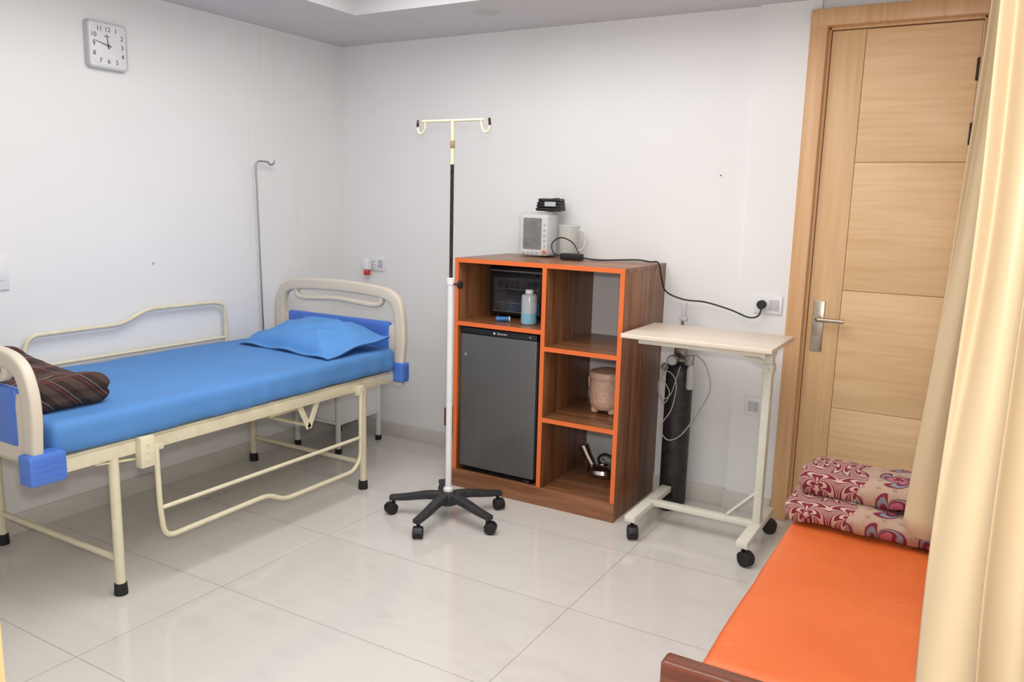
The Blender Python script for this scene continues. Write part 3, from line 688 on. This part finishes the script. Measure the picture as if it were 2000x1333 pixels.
q=B().cyl((2.27,-.165,.755),.011,.11,0,16,'x').cyl((2.300,-.205,.755),.027,.03,0,26,'y',.004).cyl((2.258,-.19,.715),.020,.02,0,24,'y',.003).box(2.355,2.395,-.185,-.145,.735,.785,bev=.005).cyl((2.315,-.165,.755),.010,.04,0,14,'y')
q.done('regulator','brass',parent=ox)
B().lathe((2.385,-.165,.615),[(1e-7,0),(.016,0),(.019,.01),(.019,.10),(.012,.115),(.010,.13)],n=24).done('humidifier_bottle','jug',parent=ox)
B().lathe((2.300,-.2065,.755),[(1e-7,-.001),(.022,-.001),(.022,.001)],n=24,axis='y').done('gauge_face','grey',parent=ox)
B().tube(catmull([(2.27,-.19,.735),(2.25,-.21,.68),(2.30,-.215,.60),(2.275,-.215,.54),(2.245,-.21,.63),(2.28,-.21,.70),(2.33,-.21,.65),(2.32,-.225,.52),(2.27,-.23,.42),(2.31,-.23,.36),(2.38,-.23,.40),(2.45,-.22,.52),(2.50,-.21,.64),(2.47,-.2,.75),(2.42,-.185,.79),(2.385,-.165,.785)],8),.0027).done('oxygen_tubing','tube',parent=ox)
B().tube(catmull([(2.26,-.19,.70),(2.235,-.20,.63),(2.255,-.205,.56),(2.30,-.205,.58),(2.325,-.20,.66),(2.34,-.19,.73)],8),.0024).done('oxygen_tubing','tube',parent=ox)

# ------------------------------------------------------------------ couch
co=empty('attendant_couch',(3.38,-1.55,0),'low orange rexine couch with dark polished wooden ends','couch')
B().rbox(3.075,3.70,-2.165,-.88,.33,.418,.026,amp=.0035,fr=5,cell=.018).done('seat_cushion','rexine',parent=co)
B().box(3.085,3.69,-2.17,-.875,.25,.33,bev=.004).done('seat_base','dwood',parent=co)
B().box(3.0,3.79,-2.225,-2.168,.31,.422,bev=.010,seg=3).done('end_rail','dwood',parent=co)
B().box(3.08,3.70,-.875,-.835,.22,.40,bev=.008).done('end_rail','dwood',parent=co)
for x in (3.03,3.74): B().box(x-.028,x+.028,-2.222,-2.172,0,.32,bev=.005).done('leg','dwood',parent=co)
for x in (3.11,3.67): B().box(x-.025,x+.025,-.872,-.84,0,.25,bev=.005).done('leg','dwood',parent=co)
def foldroll(z0,z1,x0,x1,y0,y1,seed,nm,rot):
    q=B()
    def fn(p,d):
        p=p.copy(); h=d[2]/2
        g=math.exp(-(p.z/(h*.14))**2)*.007
        if abs(p.x)>d[0]/2-h*.7: p.x-=math.copysign(g,p.x)
        e=abs(p.y)/(d[1]/2)
        if p.z>0: p.z*=1.16-.34*e*e+.06*math.sin(p.x*16+seed)
        return p
    q.rbox(x0,x1,y0,y1,z0,z1,(z1-z0)*.485,amp=.012,fr=7,cell=.009,seed=seed,rot=rot,fn=fn)
    return q.done('rolled_blanket','paisley',label=nm,cat='blanket',group='rolled blankets on the couch',ang=80)
foldroll(.427,.520,3.055,3.66,-1.18,-.94,2,'rolled maroon and beige printed blanket, bottom of pair',-.07)
foldroll(.528,.618,3.09,3.67,-1.15,-.92,7,'rolled maroon and beige printed blanket, top of pair',-.07)

# ------------------------------------------------------------------ curtains
def curtain(xt,xb,y,xr,yr,z0,z1,nf,amp,nm,seed,pw):
    ns,nz=nf*22,40; vs=[];fs=[]
    for k in range(nz+1):
        t=k/nz; z=z1+(z0-z1)*t; x0=xt+(xb-xt)*t**pw
        for i in range(ns+1):
            s=i/ns
            ph=2*math.pi*(nf*s+.6*noise.noise(Vector((s*4,t*1.6,seed))))+seed
            a=amp*(.5+.6*t)*(1+.7*noise.noise(Vector((s*3,t*1.5,seed+7))))
            x=x0+(xr-x0)*s+.45*a*math.cos(ph+.6)*min(1,s*8)+.010*noise.noise(Vector((seed,t*4,1)))
            yy=y+(yr-y)*s+a*math.sin(ph)
            zz=z+(.012*math.sin(ph)+.05*s if k==nz and z0>.3 else 0)
            vs.append((x,yy,zz))
    for k in range(nz):
        for i in range(ns):
            a=k*(ns+1)+i; fs.append([a,a+1,a+ns+2,a+ns+1])
    o=B().add(vs,fs).done('curtain','curtain',label=nm,cat='curtain',ang=180)
    md=o.modifiers.new('thick','SOLIDIFY'); md.thickness=.002
    return o
curtain(3.535,3.462,-1.72,3.96,-1.62,.68,2.415,5,.032,'cream satin curtain panel hanging over the couch',0.4,1.25)
curtain(3.552,3.548,-2.62,3.97,-2.45,.04,2.415,5,.040,'cream satin curtain panel hanging beside the couch end',2.0,1.)

# ------------------------------------------------------------------ camera
f=1572.
Yv=Vector((935,247,f)).normalized(); Xv=Vector((2732,-341,-f)); Xv=(Xv-Xv.dot(Yv)*Yv).normalized(); Zv=-(Xv.cross(Yv))
cam=bpy.data.cameras.new('camera'); cam.sensor_width=36; cam.lens=36*f/2000; cam.clip_start=.02
cob=bpy.data.objects.new('camera',cam); COL.objects.link(cob)
cob.matrix_world=Matrix(((Xv.x,Xv.y,-Xv.z,3.57),(Yv.x,Yv.y,-Yv.z,-3.95),(Zv.x,Zv.y,-Zv.z,1.5),(0,0,0,1)))
SC.camera=cob
# ------------------------------------------------------------------ lights
def light(nm,ty,loc,en,size=.1,col=(1,1,1),rot=(0,0,0),sy=None):
    l=bpy.data.lights.new(nm,ty); l.energy=en; l.color=col
    if ty=='AREA':
        l.size=size
        if sy: l.shape='RECTANGLE'; l.size_y=sy
    else: l.shadow_soft_size=size
    o=bpy.data.objects.new(nm,l); o.location=loc; o.rotation_euler=rot; COL.objects.link(o); return o
light('ceiling_panel_light','AREA',(1.95,-1.85,CZ+.15),51,2.1,(1,.982,.958),sy=2.0)
light('camera_flash','POINT',(3.56,-3.92,1.64),88,.05,(1,.98,.955))
w=bpy.data.worlds.new('world'); SC.world=w; w.use_nodes=True
w.node_tree.nodes['Background'].inputs[0].default_value=(1,.985,.96,1); w.node_tree.nodes['Background'].inputs[1].default_value=1.0
for o in bpy.data.objects:
    if 'wl' in o: del o['wl']
